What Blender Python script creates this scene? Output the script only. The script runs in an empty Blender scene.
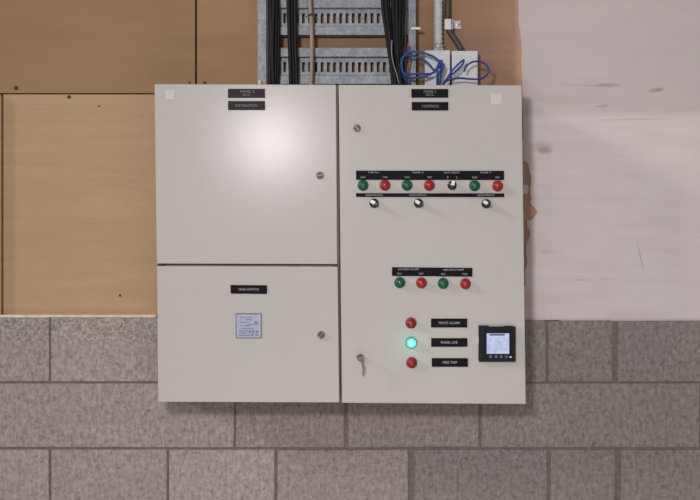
import bpy, bmesh, math, random
from mathutils import Vector, Matrix
random.seed(7)
C = bpy.context.scene.collection
PI = math.pi
F = 1185.0            # focal length, in pixels of the 700 px wide frame
CD, CZ = 3.2, 1.4     # camera distance to the cabinet fronts, camera height

def at(px, py, y=0.0):
    """a measured point of the photo, taken onto the plane that lies y behind the cabinet fronts"""
    k = (CD + y) / F
    return Vector(((px - 350) * k, y, CZ - (py - 250) * k))

# ------------------------------------------------------------------ materials
def lin(c):
    return tuple(((v/255)/12.92 if v/255 <= .04045 else ((v/255+.055)/1.055)**2.4) for v in c) + (1,)

class NT:
    def __init__(s, name):
        s.m = bpy.data.materials.new(name); s.m.use_nodes = True
        s.t = s.m.node_tree; s.b = s.t.nodes['Principled BSDF']
    def n(s, typ, **kw):
        nd = s.t.nodes.new(typ)
        for k, v in kw.items():
            if k in nd.inputs: nd.inputs[k].default_value = v
            else: setattr(nd, k, v)
        return nd
    def l(s, a, b): s.t.links.new(a, b)
    def coord(s, scale=(1,1,1)):
        tc = s.n('ShaderNodeTexCoord'); mp = s.n('ShaderNodeMapping'); mp.inputs['Scale'].default_value = scale
        g = s.n('ShaderNodeNewGeometry')
        s.l(g.outputs['Position'], mp.inputs['Vector']); return mp.outputs[0]
    def noise(s, vec, scale, detail=3, rough=.5, dist=0):
        nd = s.n('ShaderNodeTexNoise', Scale=scale, Detail=detail, Roughness=rough, Distortion=dist)
        s.l(vec, nd.inputs['Vector']); return nd.outputs['Fac']
    def ramp(s, fac, stops):
        r = s.n('ShaderNodeValToRGB'); e = r.color_ramp.elements
        while len(e) < len(stops): e.new(.5)
        for q, (p, c) in zip(e, stops): q.position = p; q.color = c
        s.l(fac, r.inputs[0]); return r.outputs[0]
    def mix(s, fac, a, b, mode='MIX'):
        m = s.n('ShaderNodeMix', data_type='RGBA', blend_type=mode)
        for src, i in ((fac, 0), (a, 6), (b, 7)):
            if isinstance(src, (int, float)): m.inputs[i].default_value = src
            elif isinstance(src, tuple): m.inputs[i].default_value = src
            else: s.l(src, m.inputs[i])
        return m.outputs[2]
    def math(s, op, a, b=0.0, clamp=False):
        m = s.n('ShaderNodeMath', operation=op, use_clamp=clamp)
        for i, v in enumerate((a, b)):
            if isinstance(v, (int, float)): m.inputs[i].default_value = v
            else: s.l(v, m.inputs[i])
        return m.outputs[0]
    def bump(s, h, strength, dist=.002):
        b = s.n('ShaderNodeBump', Strength=strength, Distance=dist)
        s.l(h, b.inputs['Height']); s.l(b.outputs[0], s.b.inputs['Normal'])
    def base(s, c):
        if isinstance(c, tuple): s.b.inputs['Base Color'].default_value = c
        else: s.l(c, s.b.inputs['Base Color'])
    def xz(s):
        g = s.n('ShaderNodeNewGeometry'); sp = s.n('ShaderNodeSeparateXYZ'); s.l(g.outputs['Position'], sp.inputs[0])
        return sp.outputs[0], sp.outputs[2]

def plain(name, rgb, rough=.5, metal=0.0, var=.06, scale=60, bump=0.0, coat=0.0, spec=.5):
    t = NT(name); c = t.coord(); f = t.noise(c, scale, 3)
    col = lin(rgb)
    lo = tuple(v*(1-var) for v in col[:3])+(1,); hi = tuple(min(1, v*(1+var)) for v in col[:3])+(1,)
    t.base(t.ramp(f, [(.3, lo), (.7, hi)]))
    t.b.inputs['Roughness'].default_value = rough; t.b.inputs['Metallic'].default_value = metal
    t.b.inputs['Coat Weight'].default_value = coat; t.b.inputs['Specular IOR Level'].default_value = spec
    if bump: t.bump(f, bump, .001)
    return t.m

def m_paint(name, rgb, rough=.42):
    t = NT(name); c = t.coord()
    big = t.noise(c, 2.2, 2); fine = t.noise(c, 420, 2); mid = t.noise(c, 30, 3)
    col = lin(rgb)
    a = t.ramp(big, [(.3, tuple(v*.96 for v in col[:3])+(1,)), (.7, tuple(v*1.03 for v in col[:3])+(1,))])
    a = t.mix(.35, a, t.ramp(mid, [(.35, tuple(v*.97 for v in col[:3])+(1,)), (.65, col)]))
    t.base(a); t.b.inputs['Roughness'].default_value = rough; t.b.inputs['Specular IOR Level'].default_value = .095
    t.bump(t.noise(c, 190, 3), .10, .0011)
    return t.m

def m_wood(name, rgb, rgb2, seed=0, gain=(1,1,1,1), pink=False):
    t = NT(name); c = t.coord((1.0, 1, 9)); c2 = t.coord((1, 1, 1))
    g = t.noise(c, 3.0, 5, .6, .6); f = t.noise(t.coord((3, 3, 60)), 6, 3); b = t.noise(c2, 1.6 + seed, 3); spk = t.noise(c2, 150, 2)
    col = t.ramp(g, [(.1, lin(rgb2)), (.7, lin(rgb))])
    dk = tuple(v*.86 for v in lin(rgb)[:3])+(1,)
    col = t.mix(.22, col, t.ramp(f, [(.3, dk), (.7, lin(rgb))]))
    col = t.mix(t.ramp(b, [(.45, (0,0,0,1)), (.75, (.18,.18,.18,1))]), col, lin(rgb2))
    col = t.mix(t.ramp(spk, [(.68, (0,0,0,1)), (.78, (.3,.3,.3,1))]), col, dk)
    col = t.mix(1.0, col, gain, 'MULTIPLY')
    if pink:   # pinker towards the plastered edge, its last strip brightened to offset the cabinet's shadow
        x, z = t.xz(); f = t.math('MULTIPLY', t.math('SUBTRACT', x, .12), 2.6, True)
        col = t.mix(f, col, t.mix(1.0, col, (1.12, 1.10, 1.42, 1), 'MULTIPLY'))
        f = t.math('MULTIPLY', t.math('SUBTRACT', x, .472), 60, True)
        col = t.mix(f, col, lin((192,152,130)))
    t.base(col); t.b.inputs['Roughness'].default_value = .62
    t.b.inputs['Specular IOR Level'].default_value = .25
    t.bump(f, .06, .001)
    return t.m

def m_block():
    t = NT('concrete block'); c = t.coord()
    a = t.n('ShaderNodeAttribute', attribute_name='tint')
    stretch = t.coord((1, 1, .35))
    n1 = t.noise(c, 70, 4, .68); n2 = t.noise(stretch, 105, 3, .7); n3 = t.noise(c, 5, 3)
    pit = t.n('ShaderNodeTexVoronoi', Scale=125.0); t.l(c, pit.inputs['Vector'])
    base = t.mix(.5, t.ramp(n1, [(.32, lin((104,96,93))), (.5, lin((141,132,128))), (.7, lin((170,160,155)))]),
                 t.ramp(n2, [(.36, lin((110,101,98))), (.66, lin((162,153,148)))]))
    base = t.mix(t.ramp(n3, [(.35, (0,0,0,1)), (.7, (.3,.3,.3,1))]), base, lin((124,114,110)))
    pits = t.ramp(t.noise(c, 88, 2, .6), [(.60, (0,0,0,1)), (.69, (.5,.5,.5,1))])
    base = t.mix(pits, base, lin((88,80,77)))
    # coarse open texture along the top of the left course
    x, z = t.xz()
    zz = at(0, 341.5, .2).z
    band = t.math('GREATER_THAN', t.math('ADD', z, t.math('MULTIPLY', n3, .006)), zz + .003)
    band = t.math('MULTIPLY', band, t.math('LESS_THAN', x, 0.1))
    coarse = t.ramp(t.noise(c, 105, 2, .6, 1.0), [(.40, lin((96,88,84))), (.5, lin((134,126,120))), (.62, lin((166,158,150)))])
    base = t.mix(t.math('MULTIPLY', band, .55), base, coarse)
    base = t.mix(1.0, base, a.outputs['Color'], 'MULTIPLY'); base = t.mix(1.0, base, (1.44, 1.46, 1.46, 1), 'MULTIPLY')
    t.base(base); t.b.inputs['Roughness'].default_value = .95; t.b.inputs['Specular IOR Level'].default_value = .1
    t.bump(t.math('ADD', n1, t.math('MULTIPLY', n2, .6)), .5, .005)
    return t.m

def smudge(t, col, x, z, cx, cz, rx, rz, colour, amount, n, slope=0.0):
    """a stain on the plaster: a noisy ellipse in metres"""
    dx = t.math('SUBTRACT', x, cx)
    u = t.math('DIVIDE', dx, rx)
    v = t.math('DIVIDE', t.math('SUBTRACT', t.math('SUBTRACT', z, cz), t.math('MULTIPLY', dx, slope)), rz)
    d = t.math('ADD', t.math('MULTIPLY', u, u), t.math('MULTIPLY', v, v))
    d = t.math('ADD', d, t.math('MULTIPLY', t.math('SUBTRACT', n, .5), 2.2))
    f = t.math('MULTIPLY', t.math('SUBTRACT', 1.0, d, True), amount)
    return t.mix(f, col, colour)

def m_plaster():
    t = NT('plaster skim'); c = t.coord(); x, z = t.xz(); y = .21
    n = t.noise(c, 26, 4, .6); ns = t.noise(t.coord((1,1,5)), 5, 4, .6); big = t.noise(c, 1.7, 2)
    col = t.ramp(ns, [(.3, lin((193,178,176))), (.7, lin((203,189,186)))])
    col = t.mix(t.ramp(big, [(.4, (0,0,0,1)), (.7, (.35,.35,.35,1))]), col, lin((198,182,184)))
    def P(px, py): p = at(px, py, y); return p.x, p.z
    S = (CD + y) / F
    # slightly darker upper lift, with a soft seam
    _, zs = P(0, 117)
    up = t.math('MULTIPLY', t.math('SUBTRACT', t.math('ADD', z, t.math('MULTIPLY', n, .01)), zs), 40, True)
    col = t.mix(t.math('MULTIPLY', up, .6), col, lin((172,158,156)))
    soft = lin((186,158,146))
    for px, py, rx, rz, k, am, sl in (
        (606, 85, 17, 2.6, lin((128,114,110)), .6, 0), (582, 85, 26, 1.6, lin((160,145,142)), .45, -.04), (656, 90, 10, 2.6, lin((120,106,102)), .6, .12),
        (602, 106, 8, 2.0, lin((135,120,116)), .6, .1), (545, 150, 8, 4.5, lin((120,106,102)), .55, -.1), (543, 147, 12, 8, lin((160,145,142)), .4, 0),
        (582, 280, 12, 1.0, lin((150,134,130)), .5, 0), (606, 279, 8, .8, lin((150,134,130)), .5, 0), (550, 252, 14, 3, lin((180,160,158)), .5, 0),
        (560, 100, 34, 8, lin((166,150,148)), .35, 0), (640, 119, 60, 1.2, lin((160,146,142)), .45, .02), (532, 190, 6, 60, lin((170,140,130)), .35, 0),
        (528, 300, 7, 18, lin((196,150,142)), .55, 0), (531, 250, 5, 40, soft, .4, 0), (524, 130, 5, 60, soft, .5, 0), (640, 50, 70, 5, lin((180,166,163)), .4, 0)):
        cx, cz = P(px, py)
        col = smudge(t, col, x, z, cx, cz, rx*S, rz*S, k, am, n, sl)
    # the thin scratch right of the middle
    cx, cz = P(641, 258)
    dx = t.math('ADD', t.math('SUBTRACT', x, cx), t.math('MULTIPLY', t.math('SUBTRACT', z, cz), .22))
    u = t.math('DIVIDE', dx, .9*S); v = t.math('DIVIDE', t.math('SUBTRACT', z, cz), 19*S)
    f = t.math('MULTIPLY', t.math('SUBTRACT', 1.0, t.math('ADD', t.math('MULTIPLY', u, u), t.math('MULTIPLY', v, v)), True), .55)
    col = t.mix(f, col, lin((140,124,122)))
    col = t.mix(1.0, col, (1.25,1.34,1.33,1), 'MULTIPLY')
    t.base(col); t.b.inputs['Roughness'].default_value = .8; t.b.inputs['Specular IOR Level'].default_value = .2
    t.bump(ns, .12, .004)
    return t.m

def m_galv():
    t = NT('galvanised steel'); c = t.coord()
    v = t.n('ShaderNodeTexVoronoi', Scale=110.0); t.l(c, v.inputs['Vector'])
    n = t.noise(c, 30, 4, .6)
    col = t.mix(.4, t.ramp(n, [(.3, lin((98,100,106))), (.7, lin((148,150,156)))]), t.ramp(v.outputs['Distance'], [(.1, lin((104,107,112))), (.7, lin((156,159,166)))]))
    t.base(col); t.b.inputs['Metallic'].default_value = .35; t.b.inputs['Roughness'].default_value = .5
    return t.m

def m_glow(name, centre, rim, cx, cz, r, strength):
    """lit lens: pale in the middle, saturated towards the rim (radial in the lamp's own place)"""
    t = NT(name); x, z = t.xz()
    dx = t.math('SUBTRACT', x, cx); dz = t.math('SUBTRACT', z, cz)
    d = t.math('DIVIDE', t.math('SQRT', t.math('ADD', t.math('MULTIPLY', dx, dx), t.math('MULTIPLY', dz, dz))), r)
    col = t.ramp(d, [(.0, centre), (.95, rim)])
    t.base(lin((30, 190, 160))); t.l(col, t.b.inputs['Emission Color']); t.b.inputs['Emission Strength'].default_value = strength
    return t.m

def m_screen():
    t = NT('backlit screen'); c = t.coord()
    t.base((.02,.02,.03,1)); n = t.noise(c, 90, 2)
    col = t.ramp(n, [(.3, lin((176,190,226))), (.7, lin((205,214,240)))])
    t.l(col, t.b.inputs['Emission Color']); t.b.inputs['Emission Strength'].default_value = .92
    t.b.inputs['Roughness'].default_value = .2
    return t.m

M = {
 'paint': m_paint('cabinet paint', (192,186,181), .185),
 'body': m_paint('cabinet side paint', (158,146,138), .5),
 'block': m_block(),
 'mortar': plain('mortar', (118,108,102), .95, var=.2, scale=80, bump=.3),
 'ledge_light': plain('pale painted ledge light', (224,210,196), .95, var=.12, scale=40),
 'ply_low': m_wood('tan plywood', (190,150,110), (172,132,94), 0, (1.0,1.12,1.28,1)),
 'ply_top_dim': m_wood('brown plywood', (164,129,97), (148,114,85), .4, (.97,1.0,.95,1)),  # brown tone takes in the dimmer light near the top
 'ply_mid': m_wood('centre plywood', (160,121,90), (142,104,79), .8, (1.1,1.2,1.15,1), True),
 'plaster': m_plaster(),
 'gap_shade': plain('dark cavity behind the boards', (84,62,50), .95),
 'galv': m_galv(),
 'bolt': plain('zinc bolt', (205,203,200), .35, .5),
 'black': plain('black laminate', (17,14,18), .6, spec=.12),
 'black_glare': plain('black laminate with painted glare', (58,52,56), .6, spec=.08),  # black laminate greyed to carry the glare on the upper left plates
 'letter': plain('engraved white letters', (150,146,152), .7),
 'letter_dim': plain('dull engraved letters', (124,118,124), .7),
 'rubber': plain('black cable sheath', (17,14,16), .5, spec=.25),
 'brownrub': plain('brown cable sheath', (50,32,28), .5),
 'tan': plain('tan cable sheath', (158,136,118), .5),
 'tie': plain('cable tie', (34,20,20), .5),
 'whitewire': plain('white wire', (150,150,156), .5),
 'blue': plain('blue wire', (30,64,136), .5),
 'bluedark': plain('dark blue wire', (30,52,120), .4),
 'redwire': plain('red wire', (150,50,55), .45),
 'pvc': plain('white plastic box', (214,212,218), .45, var=.03),
 'conduit': plain('grey flexible conduit', (205,202,200), .5),
 'pipe': plain('dark conduit', (74,68,66), .5),
 'chrome': plain('nickel lock', (128,121,115), .5, .6),
 'darkmetal': plain('dark lock core', (46,38,36), .4, .5),
 'green': plain('green lens', (4,88,62), .34, coat=.15, var=.15, scale=200),
 'red': plain('red lens', (158,26,30), .34, coat=.15, var=.12, scale=200),
 'redd': plain('dark red lens', (142,20,24), .36, coat=.1, var=.12, scale=200),
 'bz_green': plain('green bezel', (20,84,66), .4),
 'bz_lit': plain('bezel in lens glow colour', (20,160,130), .4),  # glow of the lit lens put into the bezel colour
 'bz_red': plain('red bezel', (150,44,42), .4),
 'switch': plain('black switch plastic', (26,22,26), .3, coat=.3),
 'pointer': plain('white pointer glint and status mark', (232,228,228), .35),
 'bezel': plain('black meter case', (14,14,20), .45, spec=.25),
 'bezel_in': plain('blue-black meter face', (12,15,32), .35, spec=.25),
 'screen': m_screen(),
 'inkscreen': plain('screen ink', (178,186,222), .4),
 'inkhead': plain('screen heading bar', (86,84,130), .4),
 'btn': plain('grey meter keys', (92,96,112), .4),
 'silver': plain('brushed silver label', (160,163,182), .3, .45, var=.12, scale=60),
 'silverdark': plain('label frame', (104,104,116), .4, .3),
 'labelink': plain('label ink', (110,112,140), .5),
 'sticker': plain('white sticker', (206,200,198), .6),
 'keysteel': plain('dull key steel', (112,102,96), .4, .5),
 'seal': plain('black end stop', (18,14,14), .5),
 'cream': plain('cream end cap', (205,200,165), .5),
 'screw': plain('rusty screw', (70,48,36), .5, .3),
 'screwz': plain('zinc screw', (150,140,120), .4, .5),
 'floor': plain('concrete floor', (120,114,108), .8, var=.12, scale=8, bump=.2),
}

# ------------------------------------------------------------------ mesh helpers
def BM(): return bmesh.new()

def prism(bm, pts, y0, y1, mi=0):
    """flat outline [(X, Z)...] taken from y0 (front) to y1 (back)"""
    a = [bm.verts.new((p[0], y0, p[1])) for p in pts]; b = [bm.verts.new((p[0], y1, p[1])) for p in pts]
    n = len(pts); fs = [bm.faces.new(a), bm.faces.new(b[::-1])]
    for i in range(n): fs.append(bm.faces.new((a[(i+1) % n], a[i], b[i], b[(i+1) % n])))
    for f in fs: f.material_index = mi
    return fs

def box(bm, x0, x1, y0, y1, z0, z1, mi=0):
    return prism(bm, [(x0,z0),(x1,z0),(x1,z1),(x0,z1)], y0, y1, mi)

def pbox(bm, px0, py0, px1, py1, yf, yb, mi=0):
    a, b = at(px0, py1, yf), at(px1, py0, yf)
    return box(bm, a.x, b.x, yf, yb, a.z, b.z, mi)

def quadpx(bm, pts, yf, yb, mi=0):
    q = [at(px, py, yf) for px, py in pts]
    return prism(bm, [(v.x, v.z) for v in q], yf, yb, mi)

def lathe(bm, prof, c=(0,0,0), seg=24, mi=0, axis='Y', smooth=True):
    """prof: (radius, distance forwards); turned about the axis that points at the room (-Y) or up (Z)"""
    rings = []
    for r, h in prof:
        ring = []
        for k in range(seg):
            a = 2*PI*k/seg
            if axis == 'Y': p = (c[0]+r*math.cos(a), c[1]-h, c[2]+r*math.sin(a))
            else: p = (c[0]+r*math.cos(a), c[1]+r*math.sin(a), c[2]+h)
            ring.append(bm.verts.new(p))
        rings.append(ring)
    for i in range(len(rings)-1):
        for k in range(seg):
            f = bm.faces.new((rings[i][k], rings[i][(k+1)%seg], rings[i+1][(k+1)%seg], rings[i+1][k])); f.material_index = mi; f.smooth = smooth
    for ring in (rings[0][::-1], rings[-1]):
        f = bm.faces.new(ring); f.material_index = mi

def tube(bm, pts, r, seg=10, mi=0, rib=None):
    """round tube along smooth points"""
    pts = [Vector(p) for p in pts]
    def cr(p0, p1, p2, p3, t):
        return .5*((2*p1)+(p2-p0)*t+(2*p0-5*p1+4*p2-p3)*t*t+(3*p1-p0-3*p2+p3)*t**3)
    if len(pts) > 2:
        e = [pts[0]*2-pts[1]] + pts + [pts[-1]*2-pts[-2]]; out = []
        for i in range(1, len(e)-2):
            for s in range(8): out.append(cr(e[i-1], e[i], e[i+1], e[i+2], s/8))
        out.append(pts[-1]); pts = out
    elif rib:
        n = rib; pts = [pts[0].lerp(pts[1], i/n) for i in range(n+1)]
    prev = None; rings = []
    for i, p in enumerate(pts):
        t = (pts[min(i+1, len(pts)-1)] - pts[max(i-1, 0)]).normalized()
        if prev is None:
            u = t.orthogonal().normalized()
        else:
            u = (prev - t*prev.dot(t)).normalized()
        prev = u; v = t.cross(u)
        rr = r * (1.0 if not rib else (1.0 if i % 2 else .8))
        rings.append([bm.verts.new(p + (u*math.cos(2*PI*k/seg) + v*math.sin(2*PI*k/seg))*rr) for k in range(seg)])
    for i in range(len(rings)-1):
        for k in range(seg):
            f = bm.faces.new((rings[i][k], rings[i][(k+1)%seg], rings[i+1][(k+1)%seg], rings[i+1][k])); f.material_index = mi; f.smooth = True
    for ring in (rings[0][::-1], rings[-1]):
        f = bm.faces.new(ring); f.material_index = mi

def text(bm, s, size, cx, cz, y, mi, width=None):
    """engraved lettering, facing the room, centred on (cx, cz); width in metres squeezes or stretches it"""
    cu = bpy.data.curves.new('t', 'FONT'); cu.body = s; cu.size = size; cu.align_x = 'CENTER'; cu.align_y = 'CENTER'; cu.resolution_u = 2
    cu.offset = size*.018
    o = bpy.data.objects.new('t', cu); C.objects.link(o)
    dg = bpy.context.evaluated_depsgraph_get(); me = bpy.data.meshes.new_from_object(o.evaluated_get(dg))
    xs = [v.co.x for v in me.vertices]; sx = 1
    if width: sx = width / max(1e-6, max(xs)-min(xs))
    mx = (max(xs)+min(xs))/2
    vs = [bm.verts.new((cx+(v.co.x-mx)*sx, y, cz+v.co.y)) for v in me.vertices]
    for p in me.polygons:
        try: f = bm.faces.new([vs[i] for i in p.vertices]); f.material_index = mi
        except ValueError: pass
    bpy.data.objects.remove(o); bpy.data.meshes.remove(me); bpy.data.curves.remove(cu)

def wloc(o):
    v = Vector((0,0,0))
    while o: v += o.location; o = o.parent
    return v

def obj(name, bm, mats, parent=None, origin=None, bevel=0, label=None, local=False, recalc=True):
    """one mesh object; the mesh was drawn in world coordinates unless local, and gets its own origin"""
    if recalc: bmesh.ops.recalc_face_normals(bm, faces=bm.faces)
    if not isinstance(mats, (list, tuple)): mats = [mats]
    if origin is None:
        if local: origin = Vector((0,0,0))
        else:
            n = len(bm.verts); xs = [v.co for v in bm.verts]
            origin = Vector(((min(v.x for v in xs)+max(v.x for v in xs))/2, (min(v.y for v in xs)+max(v.y for v in xs))/2, min(v.z for v in xs)))
    origin = Vector(origin)
    if not local: bmesh.ops.translate(bm, verts=bm.verts, vec=-origin)
    me = bpy.data.meshes.new(name); bm.to_mesh(me); bm.free()
    for m in mats: me.materials.append(M[m] if isinstance(m, str) else m)
    o = bpy.data.objects.new(name, me); C.objects.link(o)
    o.location = origin - (wloc(parent) if parent and not local else Vector((0,0,0)))
    if parent: o.parent = parent
    if bevel:
        b = o.modifiers.new('bevel', 'BEVEL'); b.width = bevel; b.segments = 3; b.limit_method = 'ANGLE'; b.harden_normals = False
    if label: o['label'] = label
    return o

def tag(o, label, cat, group=None, kind=None):
    o['label'] = label; o['category'] = cat
    if group: o['group'] = group
    if kind: o['kind'] = kind
    return o

def thing(name, loc, label, cat, group=None):
    o = bpy.data.objects.new(name, None); C.objects.link(o); o.location = loc; o.empty_display_size = .05
    return tag(o, label, cat, group)

def struct(o): o['kind'] = 'structure'; return o

# ------------------------------------------------------------------ the setting
YB = .20   # face of the blockwork
def blockwork():
    bm = BM(); tint = bm.loops.layers.float_color.new('tint')
    k = (CD+YB)/F
    X = lambda px: (px-350)*k
    Z = lambda py: CZ-(py-250)*k
    L, R = -700, 1400
    def fill(xs):
        xs = sorted(xs, key=lambda a: a[0])
        while xs[0][0] > L: xs.insert(0, (xs[0][0]-132, 2.2))
        while xs[-1][0] < R: xs.append((xs[-1][0]+132, 2.2))
        return xs
    rows = [(317.6, 381.6, [(50,2),(182,2),(314,2),(432,2),(547,2.4),(615,5.5)]),
            (383.4, 447.2, [(-4,2),(235,2.2),(346,4),(480,3),(700.5,2)]),
            (449.6, 514.0, [(50,2.5),(168,2.2),(276,3),(411,6),(549,3.5),(618,6)])]
    y = 516; i = 0
    while Z(y) > .02:
        y2 = min(y+64.2, 250 + CZ/k)
        rows.append((y, y2, [(235+(i % 2)*66, 2.4), (367+(i % 2)*66, 2.4)])); y = y2+2; i += 1
    for ri, (y0, y1, xs) in enumerate(rows):
        xs = fill(xs)
        for (a, ga), (b, gb) in zip(xs, xs[1:]):
            x0, x1 = X(a+ga/2), X(b-gb/2)
            j = .6*k
            top = y0 + 3.2 if ri == 0 and a > 300 else y0
            fs = prism(bm, [(x0, Z(y1)), (x1, Z(y1)+random.uniform(-j, j)), (x1, Z(top)), (x0, Z(top)-random.uniform(0, j))], YB+random.uniform(-.0008,.0008), YB+.10, 0)
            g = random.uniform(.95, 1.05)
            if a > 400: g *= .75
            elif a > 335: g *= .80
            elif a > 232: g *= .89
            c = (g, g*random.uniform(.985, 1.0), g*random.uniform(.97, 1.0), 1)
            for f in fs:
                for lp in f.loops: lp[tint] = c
    # the mortar bed, set back
    fs = prism(bm, [(X(L), 0), (X(R), 0), (X(R), Z(321.4)), (X(320), Z(321.4)), (X(320), Z(318.4)), (X(L), Z(318.4))], YB+.004, YB+.095, 1)
    for f in fs:
        for lp in f.loops: lp[tint] = (1,1,1,1)
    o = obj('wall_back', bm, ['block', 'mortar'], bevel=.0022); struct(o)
    # backing wall behind the boards, its dark colour standing in for gap shade
    bm = BM(); box(bm, X(L), X(R), .264, .30, Z(317), 3.4, 0)
    struct(obj('wall_upper', bm, 'gap_shade'))
    bm = BM(); box(bm, X(L), X(R), -4.6, .30, -.06, 0, 0)
    struct(obj('floor', bm, 'floor'))
blockwork()

# added pale strip, painting the light caught on the left ledge
bm = BM(); pbox(bm, -200, 315.0, 156, 317.5, .2015, .262, 0)
struct(obj('lit_ledge_1', bm, 'ledge_light', bevel=.001))

def board(name, x0, y0, x1, y1, yf, yb, mat, label, screws=()):
    bm = BM(); pbox(bm, x0, y0, x1, y1, yf, yb, 0)
    o = obj(name, bm, mat, bevel=.0012); tag(o, label, 'board')
    for sx, sy, r, m in screws:
        bm = BM(); p = at(sx, sy, yf); s = (CD+yf)/F
        lathe(bm, [(r*s, 0), (r*s, .0008), (r*s*.6, .0022)], p, 14, 0)
        box(bm, p.x-r*s*.7, p.x+r*s*.7, yf-.0028, yf-.001, p.z-r*s*.16, p.z+r*s*.16, 1)
        obj('screw', bm, [m, 'screw'], o)
    return o
board('plywood_board', -200, -140, 195.2, 93.2, .236, .262, 'ply_top_dim', 'brown plywood sheet, dimmer top light in its colour, in the upper left corner above the horizontal seam', [(16,88,2.2,'screw'),(189.5,82.5,1.2,'screw')])
board('plywood_board', 3.2, 94.4, 195, 315.6, .236, .262, 'ply_low', 'lighter tan plywood sheet left of the cabinets, standing on the block wall', [(69,97,1.8,'screw'),(99,106,.9,'screw'),(120,295.5,1.2,'screw')])
board('plywood_board', -200, 94.4, .6, 315.6, .222, .262, 'ply_low', 'added plywood strip at the left border, shading the narrow dark gap')  # added board, there to cast the dark strip along the left border
board('plywood_board', 197.0, -140, 760, 319.8, .219, .262, 'ply_mid', 'brown plywood sheet behind the cable ladder and the white junction boxes', [(204.5,82.5,1.6,'screw')])

# plaster skim with its ragged left edge
edge = [(518.3,-140),(518.3,0),(518.8,20),(520.5,34),(522,50),(521.5,70),(522.6,90),(522.2,110),(523.2,130),(522.6,150),(523,160),(527.5,163),(529,169),(530.8,176),(531,184),
        (529.8,193),(531,199),(529.5,203),(533,206),(537.8,212),(534.5,216),(532,219),(527,221),(527.4,226),(530,231),(529.6,236),(527,242),(526,250),(527.5,262),(525,272),(525.8,284),(523,288),(522,300),(521,320.6)]
edge_o = []
for i in range(len(edge)-1):
    a, b = edge[i], edge[i+1]; n = max(1, int(abs(b[1]-a[1])/4)) if a[1] >= 0 else 1
    for k in range(n):
        t = k/n; edge_o.append((a[0]+(b[0]-a[0])*t + (random.uniform(-.5,.5) if k else 0), a[1]+(b[1]-a[1])*t))
edge_o.append(edge[-1])
bottom = [(540,320.4),(556,320.0),(566,321),(575,321.4),(600,321.6),(640,321.4),(690,321.2),(760,321.2),(1300,321.2)]
bm = BM(); P = [at(x, y, .2135) for x, y in edge_o + bottom + [(1300,-140)]]
prism(bm, [(p.x, p.z) for p in P], .2135, .2178, 0)
tag(obj('plaster_skim', bm, 'plaster'), 'pale pinkish plaster coat with ragged left edge, right of the cabinets', 'plaster')
bm = BM(); p = at(0,0,.216)
P = [at(x, y, .216) for x, y in [(521,184.8),(527.4,185.2),(528.6,188),(527.4,193.4),(521,194)]]
prism(bm, [(q.x, q.z) for q in P], .2125, .2178, 0)
tag(obj('plaster_flake', bm, 'plaster'), 'small loose plaster flake at the ragged edge beside the right cabinet', 'plaster')

# ------------------------------------------------------------------ cabinets
S0 = CD/F   # metres per pixel on the cabinet fronts
TOPZ = at(0, 85.2, 0).z
def cab(label, body, loc):
    return thing('electrical_cabinet', loc, label, 'cabinet', 'electrical cabinets on the wall')
left = cab('left light grey steel cabinet with two doors, upper one with shiny glare', None, at(247, 402, .1))
right = cab('right tall single-door grey steel cabinet with coloured lamps and meter', None, at(433, 403, .1))

def cab_body(parent, q):
    bm = BM(); quadpx(bm, q, .022, YB+.0, 0)
    # rain-return lip round the opening
    return obj('cabinet_body', bm, 'body', parent, bevel=.002)
cab_body(left, [(157.6,401.6),(340.6,402.0),(338.0,85.6),(155.8,85.0)])
cab_body(right, [(341.2,402.6),(524.6,403.2),(520.8,85.8),(338.6,85.6)])

def door(parent, q, label=None):
    bm = BM(); quadpx(bm, q, 0, .0215, 0)
    return obj('door', bm, 'paint', parent, bevel=.0022, label=label)
d_up = door(left, [(156.7,263.6),(337.4,264.2),(336.2,84.6),(154.4,84.0)], 'upper door with glare')
d_lo = door(left, [(158.2,402.0),(339.4,402.6),(337.8,266.6),(156.9,266.0)], 'lower door with silver rating label')
d_r = door(right, [(342.2,403.0),(525.9,404.2),(521.8,85.2),(338.6,84.8)])

for px, py in ((160.5, 265.0), (334.8, 265.5)):
    bm = BM(); pbox(bm, px-2.6, py-1.3, px+2.6, py+1.3, .002, .0225)
    obj('hinge_block', bm, 'seal', left, bevel=.001)

def lock(parent, px, py, key=False, slot=0):
    c = at(px, py, 0); r = 3.6*S0
    bm = BM()
    lathe(bm, [(r*1.05, 0), (r*1.05, .002), (r*.9, .0045), (r*.62, .005), (r*.6, .003)], c, 24, 0)
    o = obj('lock', bm, 'chrome', parent, origin=c)
    bm = BM(); lathe(bm, [(r*.58, .0028), (r*.58, .0052)], c, 20, 0)
    ca, sa = math.cos(slot), math.sin(slot)
    for s in (1,):
        w, h = r*.95, r*.2
        P = [(c.x+x*ca-z*sa, c.z+x*sa+z*ca) for x, z in ((-w,-h),(w,-h),(w,h),(-w,h))]
        prism(bm, P, -.0095, -.005, 1)
    obj('lock_insert', bm, ['darkmetal', 'chrome'], o, origin=c)
    if key:
        bm = BM()
        # bow of the key standing out of the lock, and a second key dangling from it
        box(bm, c.x-.0012, c.x+.0012, -.034, -.005, c.z-.002, c.z+.002, 0)
        lathe(bm, [(.0065,0),(.0065,.0022)], (c.x+.001, -.034, c.z), 20, 0)
        pts = [(c.x+.003, -.036, c.z-.004), (c.x+.006, -.034, c.z-.013), (c.x+.007, -.03, c.z-.017)]
        tube(bm, pts, .0008, 6, 0)
        prism(bm, [(c.x+.004,c.z-.015),(c.x+.011,c.z-.015),(c.x+.012,c.z-.028),(c.x+.009,c.z-.046),(c.x+.004,c.z-.046),(c.x+.006,c.z-.03)], -.030, -.028, 0)
        k = obj('key', bm, 'keysteel', o)
    return o
lock(left, 320, 175.5, slot=.1); lock(left, 321, 335, slot=.9); lock(right, 357, 128.2, slot=-.9); lock(right, 360.2, 357.5, key=True, slot=.2)

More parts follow.
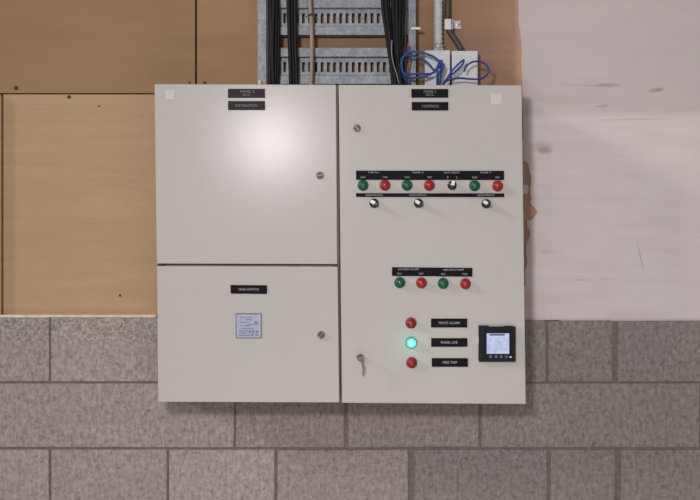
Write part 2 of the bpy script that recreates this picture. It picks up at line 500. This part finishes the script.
def plate(parent, x0, y0, x1, y1, lines, mat='black', ink='letter', tilt=0.0, label=None, size=2.6):
    """name plate; lines: (text, centre px, centre py, width px, size px)"""
    bm = BM(); quadpx(bm, [(x0, y1), (x1, y1+tilt), (x1, y0+tilt), (x0, y0)], -.0022, 0, 0)
    for s, cx, cy, w, h in lines:
        p = at(cx, cy + tilt*(cx-x0)/(x1-x0), 0)
        text(bm, s, h*S0*1.38, p.x, p.z, -.0026, 1, w*S0)
    return obj('name_plate', bm, [mat, ink], parent, label=label, recalc=False)
plate(left, 228, 88.8, 265, 97.8, [('PANEL 2', 247.5, 91.6, 14, 2.3), ('MCC', 246.5, 95.0, 7.5, 2.2)], 'black_glare', 'letter_dim')
plate(left, 228, 101, 265, 110, [('DISTRIBUTION', 246.5, 105.8, 22, 2.5)], 'black_glare', 'letter_dim')
plate(left, 230.6, 285, 267, 293.6, [('MAIN SWITCH', 248.8, 289.3, 20, 2.5)], tilt=.3)
plate(right, 411.4, 89, 448.2, 97.6, [('PANEL 2', 430, 91.7, 12.5, 2.4), ('MCC', 430, 95.0, 8, 2.3)], ink='letter_dim')
plate(right, 411.8, 102, 448.3, 110.4, [('CONTROLS', 430.2, 106.4, 17, 2.7)], ink='letter_dim')
small = []
for x, s in ((363,'RUN'),(385,'TRIP'),(407,'RUN'),(429.3,'TRIP'),(474.6,'RUN'),(497.4,'TRIP')): small.append((s, x, 177.4, 4.6, 1.9))
small += [('1', 447.6, 177.4, .9, 1.9), ('2', 456.6, 177.4, 1.6, 1.9)]
plate(right, 356, 170.6, 504.0, 179.8, [('PUMP No 1', 374, 172.6, 11.5, 1.9), ('PUMP 2', 418, 172.6, 10.5, 1.9), ('DUTY SELECT', 452, 172.6, 16, 1.9), ('PUMP 3', 485.6, 172.6, 10.5, 1.9)] + small, tilt=.2)
plate(right, 356, 193.2, 504.2, 196.9, [('HAND/OFF/AUTO', x, 195.1, 17, 2.0) for x in (374.2, 417.8, 485.8)], tilt=.2)
plate(right, 392, 267.2, 472.4, 275.9, [('SYSTEM PUMP', 408.5, 269.3, 21, 1.9), ('HEATING PUMP', 453.5, 269.3, 21, 1.9), ('RUN', 399.4, 273.6, 4.4, 1.8), ('TRIP', 421, 273.6, 4.8, 1.8), ('RUN', 443, 273.6, 4, 1.8), ('TRIP', 464.8, 273.6, 5.6, 1.8)], tilt=.7)
plate(right, 431, 318.6, 467.2, 327.4, [('FROST ALARM', 449.2, 323, 21, 2.6)])
plate(right, 431.2, 338.2, 467.4, 346.8, [('PANEL LIVE', 449.2, 342.5, 16.5, 2.6)])
plate(right, 431.8, 358.2, 467.9, 366.8, [('FIRE TRIP', 450, 362.5, 14.5, 2.7)])

# lamps: one of each colour, then copies
def make_lamp(parent, c, bz, lens, label, r=5.3):
    r *= S0
    bm = BM(); lathe(bm, [(r*1.04, 0), (r*1.04, .003), (r*.96, .006), (r*.86, .0065)], (0,0,0), 28, 0)
    o = obj('indicator_lamp', bm, bz, None, local=True, label=label); o.parent = parent; o.location = c - wloc(parent)
    bm = BM()
    prof = [(r*.88, .005), (r*.88, .009)] + [(r*.88*math.cos(a), .009 + r*.62*math.sin(a)) for a in (.25,.5,.75,1.0,1.25,1.48)]
    lathe(bm, prof, (0,0,0), 28, 0)
    l = obj('lens', bm, lens, None, local=True); l.parent = o
    return o
def dup(o, parent, c):
    r = o.copy(); C.objects.link(r); r.parent = parent; r.location = c - wloc(parent)
    for ch in o.children:
        k = ch.copy(); C.objects.link(k); k.parent = r
    return r
g0 = make_lamp(right, at(363, 185.4, 0), 'bz_green', 'green', 'dark green indicator lamp')
r0 = make_lamp(right, at(385, 185.4, 0), 'bz_red', 'red', 'red indicator lamp')
for px, py in ((407,185.4),(474.6,185.8),(399.8,282.6),(443.1,283.4)): dup(g0, right, at(px, py, 0))
for px, py in ((429.2,185.5),(497.5,186),(421.4,283),(465.3,283.8)): dup(r0, right, at(px, py, 0))
r1 = make_lamp(right, at(411, 323, 0), 'bz_red', 'redd', 'deep red alarm lamp', 5.4); dup(r1, right, at(411.6, 362.6, 0))
cl = at(411.3, 342.8, 0)
cy = m_glow('lit turquoise lens', (.72, 1.0, .98, 1), (.0, .60, .42, 1), cl.x, cl.z, 5.3*S0, 1.0)
lit = make_lamp(right, cl, 'bz_lit', cy, 'lit turquoise indicator lamp', 5.5)
pl = bpy.data.lights.new('lamp_glow', 'POINT'); pl.color = (.1, 1, .8); pl.energy = .016; pl.shadow_soft_size = .01
plo = bpy.data.objects.new('lamp_glow', pl); C.objects.link(plo); plo.parent = lit; plo.location = (0, -.032, 0)

def switch(parent, c, ang):
    r = 4.6*S0
    bm = BM(); lathe(bm, [(r*1.02, 0), (r*1.02, .003), (r*.92, .007), (r*.6, .0075)], (0,0,0), 24, 0)
    o = obj('selector_switch', bm, 'switch', None, local=True); o.parent = parent; o.location = c - wloc(parent)
    bm = BM(); lathe(bm, [(r*.74, .006), (r*.7, .014), (r*.6, .0155)], (0,0,0), 20, 0)
    def rot(P): return [(x*math.cos(ang)-z*math.sin(ang), x*math.sin(ang)+z*math.cos(ang)) for x, z in P]
    prism(bm, rot([(-r*.3,-r*.85),(r*.3,-r*.85),(r*.36,0),(r*.28,r*.95),(-r*.28,r*.95),(-r*.36,0)]), -.026, -.010, 0)
    k = obj('switch_knob', bm, 'switch', None, local=True, bevel=.0008); k.parent = o
    bm = BM(); prism(bm, rot([(-r*.36,-r*.1),(r*.36,-r*.1),(r*.34,r*.8),(0,r*.98),(-r*.34,r*.8)]), -.0272, -.0262, 0)
    p = obj('pointer', bm, 'pointer', None, local=True, label='pointer with its reflection painted white'); p.parent = o  # white insert stands for the reflection off a metal pointer
    return o
switch(right, at(452, 185.4, 0), -.1)
for px, py in ((374.1,203.3),(418.5,203.3),(486.1,203.8)): switch(right, at(px, py, 0), 1.05)

# meter
c = at(480, 361, 0)
bm = BM(); pbox(bm, 478.8, 326.6, 515.6, 361.8, -.012, 0, 0)
pbox(bm, 478.8, 325.6, 488.8, 327.4, -.012, 0, 0); pbox(bm, 504, 326, 513, 327.2, -.012, 0, 0)
meter = obj('power_meter', bm, 'bezel', right, bevel=.002)
bm = BM(); pbox(bm, 483.8, 329.6, 512.6, 358.6, -.0135, -.012, 0)
obj('face_plate', bm, 'bezel_in', meter, bevel=.0008)
bm = BM(); pbox(bm, 486.8, 333.4, 509.2, 353.8, -.0145, -.0134, 0)
pbox(bm, 489.6, 333.9, 504.8, 335.6, -.0149, -.0144, 2)
for i, (a, b) in enumerate(((494,499),(493.5,500.5),(492,503),(494,500),(491,505))):
    y = 338.6 + i*2.7
    pbox(bm, a, y, b, y+.8, -.0149, -.0144, 1); pbox(bm, 489, y, 490.4, y+.7, -.0149, -.0144, 1); pbox(bm, 505.6, y, 507.4, y+.7, -.0149, -.0144, 1)
obj('screen', bm, ['screen', 'inkscreen', 'inkhead'], meter)
for px in (490, 495.6, 500.6, 505.8):
    bm = BM(); p = at(px, 356.2, 0); p.y = -.0134; lathe(bm, [(1.5*S0, 0), (1.4*S0, .0012)], p, 16, 0)
    obj('key_button', bm, 'btn', meter)
bm = BM(); pbox(bm, 509.2, 356.6, 511.8, 357.6, -.0142, -.0134, 0); obj('status_mark', bm, 'pointer', meter)
bm = BM(); pbox(bm, 477.6, 336.5, 478.9, 343.5, -.006, 0, 0); obj('side_clip', bm, 'sticker', meter)

# silver label and stickers
bm = BM(); pbox(bm, 235.6, 313.2, 261.8, 338.4, -.0012, 0, 0)
pbox(bm, 236.6, 314.6, 260.6, 337.4, -.0016, -.001, 1)
for x0, y0, x1, y1 in ((240,317,252,317.8),(246,319.2,252,320.2),(239,322,247,322.8),(248,324,258,324.8),(240,325.4,250,326.2),(254,321.5,258,323.5),(242,328,254,328.8),
                       (239,330.4,248,331.2),(239,332.4,246,333.2),(239,335,250,335.8),(249,330.4,251,333),(252,330.4,254.6,333),(255.6,330.4,258.4,333),(251,334,254,335.6),(255.4,334,258.4,335.6)):
    pbox(bm, x0, y0, x1, y1, -.0019, -.0015, 2)
obj('rating_label', bm, ['silverdark', 'silver', 'labelink'], left, label='silver metal label')
for par, (x0, y0, x1, y1) in ((left, (165.6,90,174.4,99.2)), (right, (490.8,93.2,501.8,104))):
    bm = BM(); pbox(bm, x0, y0, x1, y1, -.0008, 0, 0); obj('sticker', bm, 'sticker', par, label='small white sticker')

# ------------------------------------------------------------------ cable ladder above
lad = thing('cable_ladder', at(337, 85, .2), 'galvanised steel cable ladder with slotted rungs above the cabinets', 'cable ladder')
def rail(x0, x1):
    bm = BM(); ys = (.150, .218); a, b = at(x0, -150, .15), at(x1, 0, .15)
    t = .0025
    zt, zb = a.z, TOPZ
    box(bm, a.x, b.x, ys[0], ys[0]+t, zb, zt); box(bm, a.x, b.x, ys[1]-t, ys[1], zb, zt)
    box(bm, a.x, a.x+t, ys[0]+t, ys[1]-t, zb, zt)
    return obj('side_rail', bm, 'galv', lad)
rail(257.8, 266.2); rail(408.6, 415.8)
def rung(dy):
    bm = BM(); y0 = .165
    rows = [(48.2, y0+.028), (48.2, y0), (56.4, y0), (57.4, y0+.013), (61.5, y0+.013), (71.5, y0+.013), (74.6, y0+.013), (75.8, y0), (83.6, y0), (83.6, y0+.028)]
    xs = [266.3]; x = 270.6
    while x < 404: xs += [x, x+3.0]; x += 6.25
    xs.append(408.5)
    V = [[bm.verts.new((at(px, 0, y0).x, yy, at(0, py+dy, y0).z)) for px in xs] for py, yy in rows]
    for r in range(len(rows)-1):
        for i in range(len(xs)-1):
            if r == 4 and i % 2 == 1: continue
            bm.faces.new((V[r][i], V[r+1][i], V[r+1][i+1], V[r][i+1]))
    o = obj('rung', bm, 'galv', lad)
    s = o.modifiers.new('thick', 'SOLIDIFY'); s.thickness = .002; s.offset = 0
    return o
rung(0); rung(-49); rung(-98)
bm = BM(); p = at(410.5, 29, .150); box(bm, p.x, p.x+.028, .138, .146, p.z-.0035, p.z+.0035)
lathe(bm, [(.0058, 0), (.0058, .006)], (p.x+.006, .150, p.z), 6, 0); obj('bolt', bm, 'bolt', lad, bevel=.001)
bm = BM(); p = at(260, 82, .14); box(bm, p.x-.006, p.x+.004, .138, .1495, TOPZ, p.z+.006); obj('end_cap', bm, 'cream', lad, bevel=.002, label='cream rail end cap')

# ------------------------------------------------------------------ cables
def run(name, px_pts, r_px, mat, label, cat='cable', group=None, y=.125, ribs=None):
    bm = BM(); k = (CD+y)/F
    P = []
    for q in px_pts:
        yy = q[2] if len(q) > 2 else y
        v = at(q[0], q[1], yy); v.z = max(v.z, TOPZ + .0005) if q[1] > 80 else v.z
        P.append(v)
    tube(bm, P, r_px*k, 10, 0, rib=ribs)
    return tag(obj(name, bm, mat), label, cat, group)
GB = 'black cables in the bundle beside the left rail'
nm = ['nearest the left rail', 'second from the left rail', 'third from the left rail', 'fourth from the left rail', 'at the right side of the leftmost bundle']
for i, (a, b, c_, r, m, y) in enumerate(((267.6,268,267.6,1.5,'brownrub',.132),(270.6,270.6,269.8,1.9,'rubber',.125),(273.8,272.6,273.4,2.0,'rubber',.118),(276.6,276,275.4,1.7,'rubber',.127),(278.2,278.4,277.6,1.5,'rubber',.133))):
    run('power_cable', [(a,-60),(a,0),(b,40),(c_,88)], r, m, ('dark brown' if m == 'brownrub' else 'black') + ' vertical cable ' + nm[i], group=GB, y=y)
for i, (a, b, c_, r, w) in enumerate(((288.4,289.6,291,2.0,'left'),(291.8,292.4,294,2.0,'middle'),(295.2,295.4,297,1.9,'right'))):
    run('power_cable', [(a,-60),(a,0),(b,40),(c_,88)], r, 'rubber', f'{w} black cable of the three-cable bundle left of the tan cable', group='three black cables left of the tan cable', y=.124+.004*(i % 2))
bm_c = run('tan_cable', [(309.6,-60),(310,0),(311.6,30),(311.8,60),(311,88)], 1.9, 'tan', 'single tan cable hanging in front of the slotted rungs')
bm = BM(); p = at(309.8, 16, .125)
lathe(bm, [(.0066, 0), (.0066, .005)], (at(310.7,16,.125).x, .125, p.z), 14, 0, axis='Z')
tube(bm, [(p.x-.011, .119, p.z-.004), (p.x, .118, p.z+.002), (p.x+.014, .119, p.z+.003), (p.x+.016, .119, p.z-.004)], .0014, 6, 0)
obj('cable_tie', bm, 'tie', bm_c)
ws = ['leftmost', 'second', 'third', 'fourth', 'fifth', 'sixth', 'seventh']
for i, (a, b, c_, d, r, y) in enumerate(((382.6,386,390.4,393.4,1.9,.124),(386,388.8,393,396,1.9,.118),(388.6,391,394.4,398,1.6,.128),(393.2,394,396.4,399.6,1.9,.122),(396.6,397,398.4,401.6,1.9,.117),(400,399.6,400.6,403.4,1.8,.124),(403.4,402.6,402.4,405.2,1.5,.13))):
    run('power_cable', [(a,-60),(a,0),(b,30),(c_,60),(d,88)], r, 'rubber', f'{ws[i]} black cable from the left in the bundle beside the right rail', group='black cables beside the right rail', y=y)
run('brown_cable', [(406,-60),(406,0),(405.4,40),(406,88)], 1.1, 'brownrub', 'thin dark brown cable hard against the right ladder rail')
run('white_wire', [(392,40,.112),(391.6,52,.110),(393,62,.109),(396.6,74,.108),(399,84,.108)], .42, 'whitewire', 'thin white wire crossing the front of the right black bundle', 'wire')
run('red_wire', [(407.8,44,.118),(409.6,56,.112),(408.2,68,.112),(409,88,.112)], .8, 'redwire', 'thin red wire inside the blue wire loop', 'wire')

# blue wires, looping in front of the boxes
Y = .095
GW = 'blue wires looped above the right cabinet'
run('blue_wire', [(412.5,88,.11),(405,78,.105),(401.6,68,Y),(402.6,58,Y),(409,52.6,Y),(418,52,Y),(428,54.4,Y),(436,58.4,Y),(441,64,.09),(440.4,70,.09),(437.6,76,.1),(437,88,.1)], 1.1, 'blue', 'blue wire forming the tall outer arc of the left loop', 'wire', GW)
run('blue_wire', [(407,50,.115),(402.4,60,.1),(402.4,70,.095),(407,76,.093),(416,78,.093),(426,76,.09),(434,72,.09),(440,66,.088),(442,60,.09)], 1.1, 'blue', 'blue wire curving along the bottom of the left loop', 'wire', GW)
run('blue_wire', [(404,56,.1),(412,56,.093),(422,59,.09),(429,64,.088),(434,70,.086),(438,66,.086),(440,60,.09)], 1.0, 'blue', 'blue wire slanting down through the inside of the left loop', 'wire', GW)
run('blue_wire', [(401.8,72,.1),(410,74,.093),(420,73.6,.09),(430,73.6,.088),(437,70,.086),(441,63,.086),(443.4,66,.087),(441,74,.09),(440,88,.1)], 1.0, 'blue', 'blue wire running straight across the loop into the knot over the box gap', 'wire', GW)
run('blue_wire', [(442,88,.1),(446,80,.086),(452,71,.084),(459,63.6,.084),(463.6,60,.084),(462.6,64,.084),(456,71,.084),(449,77,.084),(444,82.4,.088),(450,79.6,.088),(460,78.2,.086),(470,79,.086),(480,79,.086),(486.6,75,.086),(488.8,69.6,.086),(485.6,64.4,.086),(479.6,61.6,.086),(472,62.2,.086),(466,66.4,.088),(464,71.6,.09)], 1.0, 'bluedark', 'dark blue wire zigzagging and curling over the right white box', 'wire', GW)
run('blue_wire', [(438,74,.088),(437,68,.084),(440,62,.084),(443,67,.084),(439,73,.084),(438,80,.09),(438.6,88,.1)], 1.0, 'blue', 'short blue wire twisted round the knot over the left white box', 'wire', GW)

# junction boxes and conduits
def jbox(x0, y0, x1, label):
    a, b = at(x0, 0, .150), at(x1, y0, .150)
    loc = ((a.x+b.x)/2, .184, TOPZ)
    t = thing('junction_box', loc, label, 'junction box', 'white junction boxes on top of the right cabinet')
    bm = BM(); box(bm, a.x+.001, b.x-.001, .1585, .218, TOPZ, b.z-.001); obj('box_body', bm, 'pvc', t, bevel=.002)
    bm = BM(); box(bm, a.x, b.x, .150, .1582, TOPZ, b.z); obj('box_lid', bm, 'pvc', t, bevel=.0025)
    return t
jbox(424.6, 50.2, 450.2, 'left white junction box under the ribbed conduit')
jbox(452, 50.8, 477.8, 'right white junction box under the dark bent conduit')
fc = thing('flexible_conduit', at(438, 50, .185), 'light grey ribbed flexible conduit entering the left white box', 'conduit')
bm = BM(); zt = at(0, -140, .185).z; zb = at(0, 50, .15).z
tube(bm, [(at(438,0,.185).x, .185, zt), (at(438,0,.185).x, .185, zb+.012)], 4.9*(CD+.185)/F, 16, 0, rib=84)
obj('conduit_tube', bm, 'conduit', fc)
bm = BM(); xg = at(438,0,.185).x
lathe(bm, [(.0185, 0), (.0185, .010)], (xg, .185, zb), 8, 0, axis='Z', smooth=False)
lathe(bm, [(.0162, .010), (.0155, .022)], (xg, .185, zb), 20, 0, axis='Z')
obj('gland', bm, 'bolt', fc, label='metal conduit gland')
dc = thing('dark_conduit', at(447, 50, .19), 'dark conduit bending right into the right white box, held by a saddle clamp', 'conduit')
bm = BM(); tube(bm, [(*at(447.6,-140,.19).xy, at(447.6,-140,.19).z), at(447.6,0,.19), at(447.4,20,.19), at(449,30,.19), at(456,41,.187), at(461.6,50.0,.184)], 3.1*(CD+.19)/F, 12, 0)
obj('conduit_tube', bm, 'pipe', dc)
cl_ = BM(); a, b = at(443.6,28,.172), at(453,18.6,.172)
box(cl_, at(444.6,0,.17).x, at(452.6,0,.17).x, .170, .1735, at(0,29.5,.17).z, at(0,18.8,.17).z)
box(cl_, at(451,0,.17).x, at(453,0,.17).x, .170, .216, at(0,29.5,.17).z, at(0,18.8,.17).z)
box(cl_, at(451,0,.2).x, at(461.5,0,.2).x, .212, .2165, at(0,28,.2).z, at(0,19.8,.2).z)
p = at(458, 24.5, .212)
lathe(cl_, [(.007, 0), (.007, .006)], (p.x, .212, p.z), 6, 0, smooth=False)
lathe(cl_, [(.003, .006), (.003, .022)], (p.x, .212, p.z), 10, 0)
obj('saddle_clamp', cl_, 'bolt', dc, bevel=.0008, label='shiny saddle clamp')

# ------------------------------------------------------------------ light
w = bpy.data.worlds.new('world'); bpy.context.scene.world = w; w.use_nodes = True
bg = w.node_tree.nodes['Background']; bg.inputs[0].default_value = (1, .985, .975, 1); bg.inputs[1].default_value = .27
def area(name, loc, size, power, col, target=(0, .1, 1.4)):
    l = bpy.data.lights.new(name, 'AREA'); l.shape = 'DISK'; l.size = size; l.energy = power; l.color = col
    o = bpy.data.objects.new(name, l); C.objects.link(o); o.location = loc
    o.rotation_euler = (Vector(target)-Vector(loc)).to_track_quat('-Z', 'Y').to_euler(); return o
area('front_lamp', (-.43, -3.2, 1.99), .30, 43, (1, .97, 1))
area('low_fill', (.1, -1.5, .1), 1.5, 15, (1, .97, .94), (0, .1, 1.2))  # unseen fill lamp added to brighten the lower cabinets
s = bpy.data.lights.new('side_light', 'SUN'); s.energy = 1.05; s.angle = math.radians(8); s.color = (1, .96, .9)
so = bpy.data.objects.new('side_light', s); C.objects.link(so)
so.rotation_euler = Vector((1, .37, -.5)).to_track_quat('-Z', 'Y').to_euler(); so.location = (-3, -1, 3)

cam = bpy.data.cameras.new('camera'); cam.sensor_width = 36; cam.lens = F/700*36; cam.clip_start = .05
co = bpy.data.objects.new('camera', cam); C.objects.link(co); co.location = (0, -CD, CZ); co.rotation_euler = (PI/2, 0, 0)
bpy.context.scene.camera = co
sc = bpy.context.scene
sc.view_settings.view_transform = 'Standard'; sc.view_settings.look = 'None'; sc.view_settings.exposure = 0; sc.view_settings.gamma = 1
